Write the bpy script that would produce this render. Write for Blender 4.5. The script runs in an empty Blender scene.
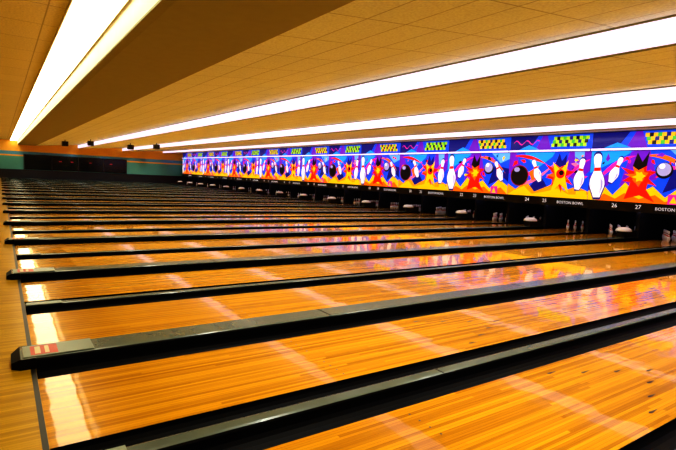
import bpy, bmesh, math, random
from mathutils import Matrix, Vector
random.seed(4)
sc = bpy.context.scene
COL = sc.collection
try:
    sc.view_settings.view_transform = 'Standard'
    sc.view_settings.look = 'High Contrast'
    sc.view_settings.exposure = 0.12
except Exception as e:
    print(e)

# ------------------------------------------------------------ materials
def new_mat(name):
    m = bpy.data.materials.new(name); m.use_nodes = True
    return m, m.node_tree, m.node_tree.nodes['Principled BSDF']

def mat(name, col, rough=0.5, metal=0.0, emis=0.0, ecol=None, coat=0.0, var=0.08, vscale=6.0):
    m, nt, b = new_mat(name)
    b.inputs['Roughness'].default_value = rough
    b.inputs['Metallic'].default_value = metal
    b.inputs['Coat Weight'].default_value = coat
    b.inputs['Coat Roughness'].default_value = 0.12
    tc = nt.nodes.new('ShaderNodeTexCoord')
    nz = nt.nodes.new('ShaderNodeTexNoise'); nz.inputs['Scale'].default_value = vscale
    nz.inputs['Detail'].default_value = 4
    nt.links.new(tc.outputs['Object'], nz.inputs['Vector'])
    mx = nt.nodes.new('ShaderNodeMix'); mx.data_type = 'RGBA'
    mx.inputs[6].default_value = (*[c*(1-var) for c in col], 1)
    mx.inputs[7].default_value = (*[min(1, c*(1+var)) for c in col], 1)
    nt.links.new(nz.outputs['Fac'], mx.inputs[0])
    nt.links.new(mx.outputs[2], b.inputs['Base Color'])
    if emis > 0:
        b.inputs['Emission Color'].default_value = (*(ecol or col), 1)
        b.inputs['Emission Strength'].default_value = emis
    return m

def wood_mat(name, c1, c2, c3, rough=0.2, board=0.027, coat=.9):
    m, nt, b = new_mat(name); N = nt.nodes; L = nt.links
    tc = N.new('ShaderNodeTexCoord')
    oi = N.new('ShaderNodeObjectInfo')
    sp = N.new('ShaderNodeSeparateXYZ'); L.new(tc.outputs['Object'], sp.inputs[0])
    dv = N.new('ShaderNodeMath'); dv.operation = 'DIVIDE'; dv.inputs[1].default_value = board
    L.new(sp.outputs['X'], dv.inputs[0])
    fl = N.new('ShaderNodeMath'); fl.operation = 'FLOOR'; L.new(dv.outputs[0], fl.inputs[0])
    orr = N.new('ShaderNodeMath'); orr.operation = 'MULTIPLY_ADD'; orr.inputs[1].default_value = 371.0
    L.new(oi.outputs['Random'], orr.inputs[0]); L.new(fl.outputs[0], orr.inputs[2])
    wn0 = N.new('ShaderNodeTexWhiteNoise'); wn0.noise_dimensions = '1D'; L.new(orr.outputs[0], wn0.inputs['W'])
    ym = N.new('ShaderNodeMath'); ym.operation = 'MULTIPLY_ADD'; ym.inputs[1].default_value = 0.4
    L.new(sp.outputs['Y'], ym.inputs[0])
    off = N.new('ShaderNodeMath'); off.operation = 'MULTIPLY'; off.inputs[1].default_value = 7.0
    L.new(wn0.outputs['Value'], off.inputs[0]); L.new(off.outputs[0], ym.inputs[2])
    yf = N.new('ShaderNodeMath'); yf.operation = 'FLOOR'; L.new(ym.outputs[0], yf.inputs[0])
    cb = N.new('ShaderNodeCombineXYZ'); L.new(orr.outputs[0], cb.inputs[0]); L.new(yf.outputs[0], cb.inputs[1])
    wn = N.new('ShaderNodeTexWhiteNoise'); wn.noise_dimensions = '2D'; L.new(cb.outputs[0], wn.inputs['Vector'])
    mp = N.new('ShaderNodeMapping'); mp.inputs['Scale'].default_value = (90, 1.2, 1)
    L.new(tc.outputs['Object'], mp.inputs[0])
    nz = N.new('ShaderNodeTexNoise'); nz.inputs['Scale'].default_value = 1.0; nz.inputs['Detail'].default_value = 4
    L.new(mp.outputs[0], nz.inputs['Vector'])
    ad = N.new('ShaderNodeMath'); ad.operation = 'MULTIPLY_ADD'; ad.inputs[1].default_value = 0.48
    L.new(wn.outputs['Value'], ad.inputs[0])
    g = N.new('ShaderNodeMath'); g.operation = 'MULTIPLY'; g.inputs[1].default_value = 0.55
    L.new(nz.outputs['Fac'], g.inputs[0]); L.new(g.outputs[0], ad.inputs[2])
    cr = N.new('ShaderNodeValToRGB')
    cr.color_ramp.elements[0].position = 0.15; cr.color_ramp.elements[0].color = (*c1, 1)
    cr.color_ramp.elements[1].position = 0.85; cr.color_ramp.elements[1].color = (*c3, 1)
    e = cr.color_ramp.elements.new(0.5); e.color = (*c2, 1)
    L.new(ad.outputs[0], cr.inputs[0])
    fr = N.new('ShaderNodeMath'); fr.operation = 'FRACT'; L.new(dv.outputs[0], fr.inputs[0])
    lt = N.new('ShaderNodeMath'); lt.operation = 'LESS_THAN'; lt.inputs[1].default_value = 0.06
    L.new(fr.outputs[0], lt.inputs[0])
    sm = N.new('ShaderNodeMath'); sm.operation = 'MULTIPLY'; sm.inputs[1].default_value = 0.6
    L.new(lt.outputs[0], sm.inputs[0])
    mx = N.new('ShaderNodeMix'); mx.data_type = 'RGBA'; L.new(sm.outputs[0], mx.inputs[0])
    L.new(cr.outputs[0], mx.inputs[6]); mx.inputs[7].default_value = (c1[0]*.4, c1[1]*.35, c1[2]*.3, 1)
    L.new(mx.outputs[2], b.inputs['Base Color'])
    b.inputs['Roughness'].default_value = rough
    b.inputs['IOR'].default_value = 1.25
    b.inputs['Coat Weight'].default_value = coat
    b.inputs['Coat IOR'].default_value = 1.34
    b.inputs['Coat Roughness'].default_value = 0.035
    b.inputs['Coat Tint'].default_value = (1, .88, .58, 1)
    n2 = N.new('ShaderNodeTexNoise'); n2.inputs['Scale'].default_value = 5; n2.inputs['Detail'].default_value = 1
    L.new(tc.outputs['Object'], n2.inputs['Vector'])
    bp = N.new('ShaderNodeBump'); bp.inputs['Strength'].default_value = .1; bp.inputs['Distance'].default_value = .01
    L.new(n2.outputs['Fac'], bp.inputs['Height']); L.new(bp.outputs[0], b.inputs['Coat Normal'])
    return m

def tile_mat(name, c1, c2, line, rough=0.85):
    m, nt, b = new_mat(name); N = nt.nodes; L = nt.links
    tc = N.new('ShaderNodeTexCoord')
    br = N.new('ShaderNodeTexBrick'); br.offset = 0.0
    br.inputs['Scale'].default_value = 1.0
    br.inputs['Brick Width'].default_value = 1.22
    br.inputs['Row Height'].default_value = 0.61
    br.inputs['Mortar Size'].default_value = 0.012
    br.inputs['Mortar Smooth'].default_value = 0.3
    br.inputs['Color1'].default_value = (*c1, 1); br.inputs['Color2'].default_value = (*c2, 1)
    br.inputs['Mortar'].default_value = (*line, 1)
    L.new(tc.outputs['Object'], br.inputs['Vector'])
    nz = N.new('ShaderNodeTexNoise'); nz.inputs['Scale'].default_value = 30; nz.inputs['Detail'].default_value = 3
    L.new(tc.outputs['Object'], nz.inputs['Vector'])
    cr = N.new('ShaderNodeValToRGB')
    cr.color_ramp.elements[0].position = 0.35; cr.color_ramp.elements[0].color = (.85, .85, .85, 1)
    cr.color_ramp.elements[1].position = 0.6; cr.color_ramp.elements[1].color = (1, 1, 1, 1)
    L.new(nz.outputs['Fac'], cr.inputs[0])
    mx = N.new('ShaderNodeMix'); mx.data_type = 'RGBA'; mx.blend_type = 'MULTIPLY'; mx.inputs[0].default_value = 1
    L.new(br.outputs['Color'], mx.inputs[6]); L.new(cr.outputs[0], mx.inputs[7])
    L.new(mx.outputs[2], b.inputs['Base Color'])
    b.inputs['Roughness'].default_value = rough
    return m

M_lane = wood_mat('lane_maple', (.34, .13, .004), (.60, .29, .008), (.80, .44, .014), 0.26)
M_appr = wood_mat('approach_maple', (.36, .2, .012), (.52, .32, .02), (.66, .43, .035), 0.28, coat=.4)
M_tile = tile_mat('ceiling_tile', (.88, .98, .78), (.83, .94, .73), (.50, .55, .38))
M_tileA = tile_mat('approach_ceiling_tile', (.95, .88, .50), (.90, .83, .45), (.6, .52, .24))
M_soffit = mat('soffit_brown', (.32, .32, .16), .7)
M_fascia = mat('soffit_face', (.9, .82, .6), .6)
M_gutter = mat('gutter_black', (.003, .003, .004), .5)
M_gutter.node_tree.nodes['Principled BSDF'].inputs['Specular IOR Level'].default_value = .1
M_cap = mat('divider_cap_grey', (.095, .125, .098), .25, var=.35, vscale=3, coat=.3)
M_capend = mat('divider_end_plate', (.22, .27, .19), .35)
M_capside = mat('divider_side_black', (.003, .003, .003), .5)
M_capside.node_tree.nodes['Principled BSDF'].inputs['Specular IOR Level'].default_value = .12
M_sticker = mat('sticker_red', (.6, .06, .02), .4)
M_stickw = mat('sticker_cream', (.7, .62, .35), .4)
M_black = mat('black_board', (.003, .003, .005), .5)
M_dark = mat('pit_dark', (.004, .004, .008), .8)
M_slab = mat('slab_dark', (.006, .006, .006), .8)
M_mark = mat('lane_mark', (.04, .012, .004), .4)
M_foul = mat('foul_line_black', (.01, .01, .01), .4)
M_white = mat('white_plastic', (.92, .94, 1.0), .35)
M_pin = mat('pin_white', (.85, .88, 1.0), .25)
M_pinred = mat('pin_red', (.5, .02, .04), .3)
def strip_mat(name, col, s):
    return mat(name, (.8, .8, .85), .6, emis=s, ecol=col)
M_strip = strip_mat('light_lens_lavender', (.84, .73, .98), .72)
M_strip1 = strip_mat('light_lens_white', (1.0, .90, .60), 3.8)
M_ledge = strip_mat('ledge_lamp', (.75, .5, 1.0), .9)
M_pit = strip_mat('pit_lamp', (.6, .6, 1.0), 9.0)
M_wallteal = mat('wall_teal', (.10, .38, .36), .7)
M_wallblue = mat('wall_blue_stripe', (.1, .35, .6), .7)
M_walldk = mat('wall_dark', (.012, .012, .022), .6)
M_wallor = mat('wall_orange', (1.0, .48, .05), .7)
M_wallback = mat('wall_back_paint', (.22, .12, .04), .8)
M_glass = mat('dark_glass', (.008, .012, .012), .12)
M_num = mat('number_white', (.8, .8, .8), .5, emis=.4, ecol=(.9, .9, 1))

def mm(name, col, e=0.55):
    return mat('mural_' + name, tuple(c*.75 for c in col), .35, emis=e, ecol=col, coat=.25, var=.05)  # emission puts the light falling on the mural into its colours
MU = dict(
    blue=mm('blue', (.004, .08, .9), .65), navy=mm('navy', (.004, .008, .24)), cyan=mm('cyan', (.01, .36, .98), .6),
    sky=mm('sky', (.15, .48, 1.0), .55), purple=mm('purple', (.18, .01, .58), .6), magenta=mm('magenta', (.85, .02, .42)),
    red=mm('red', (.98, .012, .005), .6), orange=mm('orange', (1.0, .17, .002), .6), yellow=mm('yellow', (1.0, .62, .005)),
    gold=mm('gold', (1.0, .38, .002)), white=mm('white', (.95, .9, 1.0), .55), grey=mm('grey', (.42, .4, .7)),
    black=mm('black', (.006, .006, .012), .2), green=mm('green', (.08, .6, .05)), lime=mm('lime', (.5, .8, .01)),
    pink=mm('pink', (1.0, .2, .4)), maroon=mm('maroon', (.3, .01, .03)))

# ------------------------------------------------------------ mesh helpers
class MB:
    def __init__(s): s.v = []; s.f = []; s.mi = []; s.mats = []
    def m(s, mt):
        if mt not in s.mats: s.mats.append(mt)
        return s.mats.index(mt)
    def face(s, pts, mt):
        b = len(s.v); s.v += [tuple(p) for p in pts]; s.f.append(tuple(range(b, b+len(pts)))); s.mi.append(s.m(mt))
    def box(s, x0, x1, y0, y1, z0, z1, mt, top=None):
        b = len(s.v)
        s.v += [(x0,y0,z0),(x1,y0,z0),(x1,y1,z0),(x0,y1,z0),(x0,y0,z1),(x1,y0,z1),(x1,y1,z1),(x0,y1,z1)]
        for i, f in enumerate([(0,3,2,1),(4,5,6,7),(0,1,5,4),(1,2,6,5),(2,3,7,6),(3,0,4,7)]):
            s.f.append(tuple(b+j for j in f)); s.mi.append(s.m(top if (i == 1 and top) else mt))
    def prof(s, pts, y0, y1, mts, closed=True):
        n = len(pts); b = len(s.v)
        s.v += [(p[0], y0, p[1]) for p in pts] + [(p[0], y1, p[1]) for p in pts]
        for i in range(n if closed else n-1):
            j = (i+1) % n
            s.f.append((b+i, b+j, b+n+j, b+n+i)); s.mi.append(s.m(mts[i] if isinstance(mts, list) else mts))
        if closed:
            mt = mts[0] if isinstance(mts, list) else mts
            s.f.append(tuple(b+i for i in range(n))[::-1]); s.mi.append(s.m(mt))
            s.f.append(tuple(b+n+i for i in range(n))); s.mi.append(s.m(mt))
    def lathe(s, prof, mt, n=16, c=(0,0,0), bands=None):
        b = len(s.v); k = len(prof)
        for r, z in prof:
            for i in range(n):
                a = 2*math.pi*i/n
                s.v.append((c[0]+r*math.cos(a), c[1]+r*math.sin(a), c[2]+z))
        for j in range(k-1):
            for i in range(n):
                i2 = (i+1) % n
                s.f.append((b+j*n+i, b+j*n+i2, b+(j+1)*n+i2, b+(j+1)*n+i))
                s.mi.append(s.m(bands.get(j, mt) if bands else mt))
        s.f.append(tuple(b+i for i in range(n))[::-1]); s.mi.append(s.m(mt))
        s.f.append(tuple(b+(k-1)*n+i for i in range(n))); s.mi.append(s.m(mt))
    def mesh(s, name, smooth=False):
        me = bpy.data.meshes.new(name); me.from_pydata(s.v, [], s.f)
        for mt in s.mats: me.materials.append(mt)
        for p, i in zip(me.polygons, s.mi):
            p.material_index = i; p.use_smooth = smooth
        me.update(); return me
def ob(name, me, loc=(0,0,0), parent=None, rot=None):
    o = bpy.data.objects.new(name, me); COL.objects.link(o); o.location = loc
    if rot: o.rotation_euler = rot
    if parent: o.parent = parent
    return o

# ------------------------------------------------------------ dimensions
P = 3.56; FOUL = .21; XL = -60.5; XR = 5.0; YB = -9.0; YM = 18.1; YE = 20.6
KS = range(-2, 16)
LEND = 19.6
W = 1.085; G1 = .60; G2 = .79; GW = .235

b = MB(); b.box(XL, XR, YB, YE, -.35, -.13, M_slab); ob('floor', b.mesh('floor'))
b = MB(); b.box(XL, XR, YB, FOUL-.0, -.13, 0, M_appr)
ob('approach_floor', b.mesh('approach_floor'))
b = MB(); b.box(XL, XR, FOUL-.035, FOUL-.002, 0.0, .0015, M_foul)
ob('foul_line', b.mesh('foul_line'))

b = MB()
b.box(0, W, FOUL, LEND, -.13, 0, M_capside, top=M_lane)
for i in range(7):
    x = W*(i+1)/8; y = FOUL + 3.7 + (.9 if i == 3 else .6 if i in (2,4) else .3 if i in (1,5) else 0)
    b.face([(x-.013, y, .0012), (x, y-.02, .0012), (x+.013, y, .0012), (x, y+.12, .0012)], M_mark)
for i in (1,2,3,4,7,8,9,10):
    x = W*i/11; y = FOUL+2.1
    b.face([(x+.009*math.cos(a*math.pi/4), y+.009*math.sin(a*math.pi/4), .0012) for a in range(8)], M_mark)
ME_lane = b.mesh('bowling_lane')

def gutter_mesh(x0, x1, nm):
    b = MB(); n = 10; pts = []
    for i in range(n+1):
        a = math.pi*i/n
        pts.append((x0+(x1-x0)*(1-math.cos(a))/2, -.005-.09*math.sin(a)))
    pts = pts[::-1]
    prof = [(x1, -.13), ] + [(p[0], p[1]) for p in pts] + [(x0, -.13)]
    b.prof(prof[::-1], FOUL, LEND, M_gutter)
    return b.mesh(nm)
ME_gut = gutter_mesh(.002, GW-.002, 'lane_gutter')

def divider(w, h, y0, nm, wide):
    b = MB(); hw = w/2; bv = .02
    pts = [(-hw, -.13), (hw, -.13), (hw, h-bv), (hw-bv*.4, h-bv*.3), (hw-bv*1.3, h), (-hw+bv*1.3, h), (-hw+bv*.4, h-bv*.3), (-hw, h-bv)]
    mts = [M_capside, M_capside, M_capside, M_cap, M_cap, M_cap, M_capside, M_capside]
    b.prof(pts, FOUL+.002, YM-.05, mts)
    if wide:
        z0 = .002
        b.box(-hw-.01, hw+.01, y0+.06, FOUL+.0, z0, h+.004, M_capside, top=M_cap)
        n = len(b.v)
        b.v += [(-hw-.01, y0+.06, z0), (hw+.01, y0+.06, z0), (hw-.04, y0, z0), (-hw+.04, y0, z0),
                (-hw-.01, y0+.06, h+.004), (hw+.01, y0+.06, h+.004), (hw-.04, y0, h*.6), (-hw+.04, y0, h*.6)]
        for f in [(2,3,7,6), (4,5,6,7)[::-1], (1,2,6,5), (3,0,4,7)]:
            b.f.append(tuple(n+j for j in f)); b.mi.append(b.m(M_capside))
        b.box(-hw*.86, hw*.86, FOUL-.08, FOUL+.42, h+.004, h+.009, M_capend)
        b.box(-hw*.7, hw*.7, FOUL-.03, FOUL+.16, h+.009, h+.0105, M_sticker)
        b.box(-hw*.55, hw*.55, FOUL+.0, FOUL+.04, h+.0105, h+.0115, M_stickw)
        b.box(-hw*.55, hw*.55, FOUL+.07, FOUL+.1, h+.0105, h+.0115, M_stickw)
    else:
        b.box(-hw*.95, hw*.95, FOUL+.01, FOUL+.35, h, h+.005, M_capend)
    for y in (3, 6.6, 10.2, 13.8):
        b.box(-hw*.9, hw*.9, y, y+.012, h+.0, h+.002, M_capside)
    return b.mesh(nm)
ME_div1 = divider(G1-2*GW-.004, .04, FOUL, 'lane_divider', False)
ME_div2 = divider(G2-2*GW-.004, .085, .05, 'lane_divider_wide', True)

def pinprof():
    return [(.026,0),(.029,.01),(.04,.045),(.056,.09),(.0605,.115),(.058,.15),(.046,.19),(.031,.225),(.0235,.255),(.024,.28),(.03,.315),(.0325,.34),(.029,.362),(.016,.378),(.004,.381)]
b = MB()
for r in range(4):
    for i in range(r+1):
        b.lathe(pinprof(), M_pin, 12, ((i-r/2)*.305, r*.264, 0), bands={8: M_pinred, 6: M_pinred})
ME_pins = b.mesh('bowling_pin_set', True)

b = MB()
b.box(-.13, .13, -.2, .62, 0, .24, M_black)
n0 = len(b.v)
for j in range(6):
    t = j/5*math.pi/2; q = (math.cos(t)**.6 if j < 5 else .02)
    b.v += [(.24*math.cos(a)*q, .30*math.sin(a)*q, .20+.14*math.sin(t)) for a in [2*math.pi*i/20 for i in range(20)]]
for j in range(5):
    for i in range(20):
        i2 = (i+1) % 20
        b.f.append((n0+j*20+i, n0+j*20+i2, n0+(j+1)*20+i2, n0+(j+1)*20+i)); b.mi.append(b.m(M_white))
b.f.append(tuple(n0+i for i in range(20))[::-1]); b.mi.append(b.m(M_white))
b.f.append(tuple(n0+100+i for i in range(20))); b.mi.append(b.m(M_white))
ME_hood = b.mesh('ball_return_hood', True)
for p in ME_hood.polygons[:6]: p.use_smooth = False

b = MB(); b.box(-.06, .06, YM+.2, YE-.1, -.13, .92, M_dark); ME_kick = b.mesh('kickback')

XA = -4.14; XBm = -4.93
for k in KS:
    B = -k*P
    for x0 in (B+XA, B+XBm-W):
        ob('bowling_lane', ME_lane, (x0, 0, 0))
        ob('bowling_pin_set', ME_pins, (x0+W/2, 18.45, .002))
    for x0 in (B+XA+W, B+XA-GW, B+XBm, B+XBm-W-GW):
        ob('lane_gutter', ME_gut, (x0, 0, 0))
    ob('lane_divider', ME_div2, (B-4.535, 0, 0))
    ob('lane_divider', ME_div1, (B-6.315, 0, 0))
    ob('ball_return_hood', ME_hood, (B-4.535, 17.35, .088))
    for x in (B-4.535, B-6.315):
        ob('kickback', ME_kick, (x, 0, 0))
ob('lane_divider', ME_div1, (2*P-2.755, 0, 0))

# ------------------------------------------------------------ masking units
def S(pts, dx=0, dz=0, s=1, flip=False, rot=0):
    out = []
    c, sn = math.cos(rot), math.sin(rot)
    for x, z in pts:
        if flip: x = -x
        out.append((dx+s*(x*c-z*sn), dz+s*(x*sn+z*c)))
    return out
def circ(r, n=22, sx=1): return [(r*sx*math.cos(2*math.pi*i/n), r*math.sin(2*math.pi*i/n)) for i in range(n)]
def star(ro, ri, n, ph=0):
    return [((ro if i % 2 == 0 else ri)*(1+.18*math.sin(i*2.3))*math.cos(ph+math.pi*i/n), (ro if i % 2 == 0 else ri)*(1+.18*math.sin(i*2.3))*math.sin(ph+math.pi*i/n)) for i in range(2*n)]
def swoosh(x0, z0, x1, z1, bend, w):
    up, dn = [], []
    for i in range(11):
        t = i/10; x = x0+(x1-x0)*t; z_ = z0+(z1-z0)*t+bend*4*t*(1-t); ww = w*math.sin(math.pi*min(1, t*.9+.1))
        up.append((x, z_+ww/2)); dn.append((x, z_-ww/2))
    return up+dn[::-1]
PINP = [(r, z-.19) for r, z in pinprof()]
PIN = [(r*1.1, z) for r, z in PINP] + [(-r*1.1, z) for r, z in PINP[::-1]]

ZB0, ZB1 = .93, 1.27
ZM1 = 3.06
ZL = 3.16
ZT = 3.72
def masking(kind, seed):
    rnd = random.Random(seed)
    b = MB()
    b.box(0.004, P-.004, .055, .16, ZB0, ZT, M_black)
    def poly(pts, col, l):
        y = .053 - .0025*l
        q = [(min(max(x, .006), P-.006), min(max(z, ZB1), ZT)) for x, z in pts]
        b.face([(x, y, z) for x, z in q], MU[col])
    def mp(pts, col, l):
        poly([(x, min(z, ZM1)) for x, z in pts], col, l)
    mp([(0, ZB1), (P, ZB1), (P, ZM1), (0, ZM1)], 'blue', 1)
    H = ZM1-ZB1
    z = lambda t: ZB1 + t*H
    def pin(dx, t, s, r):
        mp(S(PIN, dx, z(t), s*1.1, rot=r), 'navy', 13); mp(S(PIN, dx, z(t), s, rot=r), 'white', 14)
        mp(S([(-.03, .04), (.03, .04), (.026, .07), (-.026, .07)], dx, z(t), s, rot=r), 'red', 15)
        mp(S([(.02, -.17), (.05, -.1), (.05, -.05), (.03, -.02), (.035, -.1)], dx, z(t), s, rot=r), 'grey', 15)
    # scattered shards (debris of the crash)
    for i in range(20):
        cx = rnd.uniform(.2, P-.2); cz = z(rnd.uniform(.4, .93)); r = rnd.uniform(.05, .15); a = rnd.uniform(0, 6.28)
        mp([(cx+r*math.cos(a+q)*f, cz+r*math.sin(a+q)*f) for q, f in ((0, 1.5), (1.9, .7), (3.1, .9), (4.6, .6))],
           rnd.choice(['magenta', 'red', 'orange', 'yellow', 'pink', 'cyan', 'black', 'purple', 'red', 'magenta']), 5.5+i*.02)
    if kind == 0:
        mp([(0, z(.55)), (.9, z(.8)), (1.5, z(1)), (0, z(1))], 'cyan', 2)
        mp([(1.1, z(.3)), (2.3, z(.45)), (2.0, z(1)), (1.4, z(1))], 'purple', 2)
        mp([(2.6, z(1)), (3.1, z(.75)), (P, z(.85)), (P, z(1))], 'sky', 2)
        mp([(2.5, z(.2)), (3.3, z(.4)), (P, z(.3)), (P, z(.62)), (2.8, z(.7))], 'navy', 3)
        mp([(.0, z(.2)), (.7, z(.3)), (1.0, z(.62)), (.5, z(.48)), (.0, z(.5))], 'purple', 3)
        mp([(0, z(0)), (0, z(.18)), (.5, z(.34)), (.9, z(.12)), (1.3, z(.38)), (1.7, z(.16)), (2.2, z(.32)), (2.6, z(.12)), (3.1, z(.36)), (P, z(.2)), (P, z(0))], 'yellow', 4)
        mp([(.3, z(0)), (.6, z(.14)), (1.0, z(.05)), (1.3, z(.17)), (1.8, z(.07)), (2.3, z(.16)), (2.6, z(.04)), (3.2, z(.16)), (P, z(0))], 'orange', 5)
        mp(swoosh(.2, z(.34), 1.6, z(.9), .2, .2), 'magenta', 5)
        mp(swoosh(2.0, z(.9), 3.4, z(.5), .2, .16), 'orange', 5)
        mp(S(star(.60, .27, 8, .3), 1.72, z(.5)), 'red', 6)
        mp(S(star(.42, .2, 7, .3), 1.72, z(.5)), 'orange', 7)
        mp(S(star(.22, .12, 6, .1), 1.74, z(.5)), 'yellow', 8)
        mp([(1.3, z(.05)), (1.5, z(.45)), (1.75, z(.3)), (2.1, z(.65)), (2.0, z(.25)), (2.3, z(.02)), (1.8, z(.14))], 'red', 8)
        mp([(1.5, z(.7)), (1.62, z(.96)), (1.8, z(.78)), (2.0, z(.98)), (1.95, z(.7)), (1.7, z(.62))], 'black', 9)
        mp(S(circ(.27), 2.5, z(.62)), 'black', 10); mp(S(circ(.22), 2.49, z(.64)), 'grey', 11); mp(S(circ(.09), 2.43, z(.7)), 'white', 12)
        pin(.3, .5, 4.2, .05); pin(.95, .62, 2.5, -.35); pin(3.05, .56, 2.4, .45)
        mp([(2.7, z(.0)), (3.05, z(.0)), (3.05, z(.18)), (2.7, z(.18))], 'magenta', 14)
        mp([(2.75, z(.02)), (2.87, z(.15)), (2.98, z(.02))], 'yellow', 15)
    else:
        mp([(0, z(.5)), (.6, z(.66)), (.3, z(1)), (0, z(1))], 'purple', 2)
        mp([(.7, z(1)), (1.3, z(.6)), (2.0, z(.9)), (2.1, z(1))], 'cyan', 2)
        mp([(2.7, z(1)), (2.5, z(.55)), (3.1, z(.35)), (P, z(.6)), (P, z(1))], 'purple', 2)
        mp([(2.9, z(1)), (3.0, z(.6)), (3.3, z(.7)), (3.3, z(1))], 'sky', 3)
        mp([(.9, z(.1)), (1.5, z(.5)), (1.9, z(.2)), (1.6, z(0)), (1, z(0))], 'navy', 3)
        mp([(0, z(0)), (0, z(.26)), (.4, z(.14)), (.9, z(.34)), (1.3, z(.1)), (1.9, z(.24)), (2.3, z(.36)), (2.6, z(.16)), (3.1, z(.26)), (P, z(.16)), (P, z(0))], 'gold', 4)
        mp([(0, z(0)), (.3, z(.1)), (.8, z(.22)), (1.2, z(.05)), (1.9, z(.13)), (2.3, z(.2)), (2.8, z(.08)), (P, z(.1)), (P, z(0))], 'yellow', 5)
        mp(swoosh(.6, z(.26), 2.2, z(.8), -.2, .16), 'pink', 6)
        mp(swoosh(.3, z(.92), 1.8, z(.72), .1, .14), 'red', 6)
        mp(swoosh(2.5, z(.3), P, z(.84), .15, .16), 'magenta', 6)
        mp(S(star(.64, .29, 8, .2), 2.35, z(.5)), 'red', 7)
        mp(S(star(.46, .23, 7, .5), 2.32, z(.5)), 'orange', 8)
        mp([(2.0, z(.06)), (2.2, z(.45)), (2.05, z(.78)), (2.4, z(.6)), (2.7, z(.82)), (2.6, z(.45)), (2.8, z(.1)), (2.4, z(.3))], 'yellow', 9)
        mp(S(circ(.18), 2.4, z(.52)), 'red', 10); mp(S(circ(.1), 2.44, z(.54)), 'black', 11)
        mp([(2.15, z(.74)), (2.3, z(.98)), (2.42, z(.8)), (2.62, z(.96)), (2.6, z(.72)), (2.35, z(.66))], 'navy', 10)
        mp(S(circ(.44), .55, z(.46)), 'maroon', 10); mp(S(circ(.4), .55, z(.46)), 'black', 11)
        mp(S(circ(.1, sx=1.4), .42, z(.6)), 'grey', 12)
        mp([(1.0, z(.55)), (1.45, z(.7)), (1.3, z(.5)), (1.65, z(.42)), (1.15, z(.36))], 'orange', 10)
        pin(1.35, .58, 2.5, .4); pin(3.2, .52, 3.1, -.12)
        mp([(3.1, z(0)), (3.5, z(0)), (3.5, z(.17)), (3.1, z(.17))], 'yellow', 14)
    poly([(0, ZL), (P, ZL), (P, ZT), (0, ZT)], 'blue', 1)
    poly([(0, ZL), (.9, ZL), (1.3, ZT), (0, ZT)], 'navy', 2)
    poly([(1.2, ZL), (1.9, ZL), (1.7, ZT), (1.5, ZT)], 'purple', 2)
    poly([(.4, ZL), (.9, ZL+.2), (1.4, ZL), ], 'cyan', 3)
    s = .13
    for i in range(11):
        for j in range(3):
            x = 1.9+i*s+j*.05*(1 if kind else -1); zz = ZL+.1+j*s
            c = ('yellow' if kind == 0 else 'lime') if (i+j) % 2 == 0 else ('green' if i % 3 == 0 else 'black' if i % 3 == 1 else 'navy')
            poly([(x, zz), (x+s, zz), (x+s, zz+s), (x, zz+s)], c, 4)
    if kind:
        pts = []
        for i in range(13): pts.append((.15+i*.1, ZL+.28+.09*math.sin(i*1.25)))
        poly(pts + [(x+.02, zz+.05) for x, zz in pts[::-1]], 'magenta', 4)
    b.box(0.004, P-.004, -.05, .01, ZM1+.0, ZL, M_black)
    b.box(0.02, P-.02, -.062, -.05, ZM1+.015, ZL-.015, M_ledge)
    b.box(.3, P-.3, .161, .18, ZB0+.03, ZB0+.08, M_pit)
    return b.mesh('masking_unit')
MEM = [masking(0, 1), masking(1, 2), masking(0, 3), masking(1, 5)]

def text(s, size, loc, parent, nm):
    cu = bpy.data.curves.new(nm, 'FONT'); cu.body = s; cu.size = size; cu.align_x = 'CENTER'; cu.align_y = 'CENTER'
    cu.extrude = .002; cu.resolution_u = 2
    cu.materials.append(M_num)
    o = bpy.data.objects.new(nm, cu); COL.objects.link(o); o.rotation_euler = (math.pi/2, 0, 0)
    o.location = loc; o.parent = parent
    return o
for k in KS:
    x0 = -6.315 - P*k
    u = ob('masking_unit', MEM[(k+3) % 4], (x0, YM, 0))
    L_, R_ = 28-2*k, 29-2*k
    if L_ >= 1: text(str(L_), .2, (1.0, .05, 1.11), u, 'lane_number')
    if R_ >= 1: text(str(R_), .2, (1.8, .05, 1.11), u, 'lane_number')
    text('BOSTON BOWL', .15, (2.88, .048, 1.09), u, 'sign_text')

# ------------------------------------------------------------ ceiling
def ext(nm, prof, mts, x0=XL, x1=XR):
    b = MB()
    for (p, q), mt in zip(zip(prof[:-1], prof[1:]), mts):
        b.face([(x0, p[0], p[1]), (x1, p[0], p[1]), (x1, q[0], q[1]), (x0, q[0], q[1])], mt)
    return ob(nm, b.mesh(nm))
ZC = 3.9
ext('ceiling', [(YB, ZC), (1.5, ZC)], [M_tileA])
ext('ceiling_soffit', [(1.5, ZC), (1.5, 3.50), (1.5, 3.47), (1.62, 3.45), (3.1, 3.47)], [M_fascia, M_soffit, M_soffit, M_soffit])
ext('ceiling_panel', [(3.1, 3.47), (7.0, 3.85)], [M_tile])
ext('light_valance', [(7.0, 3.85), (7.0, 3.82), (7.0, 3.49), (7.0, 3.46)], [M_soffit, M_strip, M_soffit])
ext('ceiling_panel', [(7.0, 3.46), (11.5, 3.85)], [M_tile])
ext('light_valance', [(11.5, 3.85), (11.5, 3.82), (11.5, 3.52), (11.5, 3.475)], [M_soffit, M_strip, M_soffit])
ext('ceiling_panel', [(11.5, 3.475), (16, 3.82)], [M_tile])
ext('light_valance', [(16, 3.82), (16, 3.79), (16, 3.60), (16, 3.56)], [M_soffit, M_strip, M_soffit])
ext('ceiling_panel', [(16, 3.56), (YM-.07, 3.742)], [M_tile])
ext('ceiling_panel', [(YM-.07, 3.742), (YE, 3.742)], [M_dark])
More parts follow.
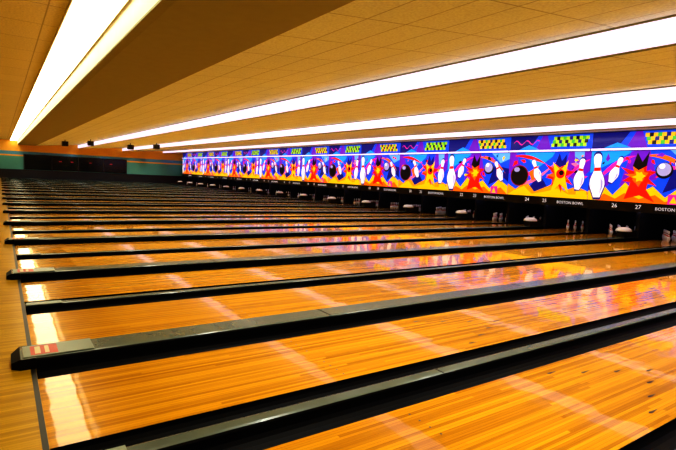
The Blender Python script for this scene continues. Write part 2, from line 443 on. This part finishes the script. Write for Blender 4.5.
def trough(y0, y1, z, lens):
    b = MB(); x = XR-.6
    while x > XL+1.5:
        b.box(x-2.39, x, y0, y1, z-.05, z-.003, M_fascia)
        b.box(x-2.38, x-.01, y0+.02, y1-.02, z-.06, z-.05, lens)
        x -= 2.4
    ob('fluorescent_trough_light', b.mesh('fluorescent_trough_light'))
trough(.84, 1.46, ZC, M_strip1)
trough(-3.2, -2.7, ZC, M_strip1)  # unseen trough added behind the camera to brighten the lanes
b = MB(); b.box(XL, XR, YB, YE, 4.05, 4.2, M_dark); ob('roof', b.mesh('roof'))

def arealight(nm, y, z, sy, power, col, spread, rx=0.0):
    ld = bpy.data.lights.new(nm, 'AREA'); ld.shape = 'RECTANGLE'; ld.size = 64; ld.size_y = sy
    ld.energy = power; ld.color = col; ld.spread = math.radians(spread)
    o = bpy.data.objects.new(nm, ld); COL.objects.link(o); o.location = ((XL+XR)/2, y, z); o.rotation_euler = (rx, 0, 0)
for y, z, pw in ((3.0, 3.43, 520), (6.4, 3.75, 760), (9.6, 3.6, 820), (12.6, 3.5, 700), (14.8, 3.65, 460)):
    arealight('added_lane_fill', y, z, .12, pw, (.97, .97, .85), 105)  # added area lights without fixtures; narrow spread keeps them unseen above the lanes
arealight('added_mask_fill', 17.0, 3.6, .1, 150, (1, .9, 1), 120, math.radians(35))  # added area light with no fixture, brightens the mural from above

# ------------------------------------------------------------ walls
b = MB(); b.box(XL-.2, XL, YB, YE, -.13, 2.3, M_wallteal); b.box(XL-.2, XL, YB, YE, 2.3, 2.45, M_wallor)
b.box(XL-.2, XL, YB, YE, 2.45, 2.8, M_wallblue); b.box(XL-.2, XL, YB, YE, 2.8, 4.05, M_wallor)
b.box(XL, XL+.05, YB, YE-.1, -.13, .95, M_walldk); ob('wall_left', b.mesh('wall_left'))
b = MB(); b.box(XR, XR+.2, YB, YE, -.13, 4.05, M_wallback); ob('wall_right', b.mesh('wall_right'))
b = MB(); b.box(XL, XR, YB-.2, YB, -.13, 4.05, M_wallback); ob('wall_back', b.mesh('wall_back'))
b = MB(); b.box(XL, XR, YE, YE+.2, -.13, 4.05, M_dark); ob('wall_front', b.mesh('wall_front'))
b = MB()
b.box(XL+.0, XL+.04, 2.1, 11.9, .98, 2.45, M_glass)
for y in (2.0, 4.5, 7.0, 9.5, 11.9): b.box(XL, XL+.09, y, y+.09, .95, 2.5, M_walldk)
b.box(XL, XL+.09, 2.0, 11.99, 2.45, 2.55, M_walldk)
for y in (5.2, 6.3, 8.1, 10.2): b.box(XL+.041, XL+.05, y, y+.25, 1.9, 2.0, M_pinred)
ob('window_1', b.mesh('window_1'))
def speaker(x, y):
    zc = 3.47 + max(0, (y-3.1))*.38/3.9 if y < 7 else 3.46+(y-7)*.39/4.5 if y < 11.5 else 3.475+(y-11.5)*.345/4.5
    b = MB(); b.box(-.025, .025, -.025, .025, -.14, -.004, M_black)
    b.box(-.28, .28, -.2, .2, -.5, -.14, M_black)
    b.box(.28, .3, -.16, .16, -.46, -.18, M_walldk)
    ob('ceiling_speaker', b.mesh('ceiling_speaker'), (x, y, zc))
for x, y in ((-44, 4.2), (-44, 6.0), (-42, 8.6), (-42, 10.6)): speaker(x, y)

# ------------------------------------------------------------ world, camera
w = bpy.data.worlds.new('world'); sc.world = w; w.use_nodes = True
w.node_tree.nodes['Background'].inputs[0].default_value = (.3, .22, .1, 1)
w.node_tree.nodes['Background'].inputs[1].default_value = .02

F = 490.0
def cam_matrix(v1, v2):
    d1 = Vector((v1[0]-338, -(v1[1]-225), -F)).normalized()
    d2 = Vector((v2[0]-338, -(v2[1]-225), -F)).normalized()
    X = -d1; Y = (d2 - d2.dot(X)*X).normalized(); Z = X.cross(Y)
    return Matrix((X, Y, Z))
R = cam_matrix((0, 162), (1050, 213))
cd = bpy.data.cameras.new('camera'); co = bpy.data.objects.new('camera', cd); COL.objects.link(co)
co.matrix_world = Matrix.Translation((0, 0, 1.6)) @ R.to_4x4()
cd.sensor_width = 36; cd.lens = F/676*36; cd.clip_start = .05; cd.clip_end = 300
sc.camera = co
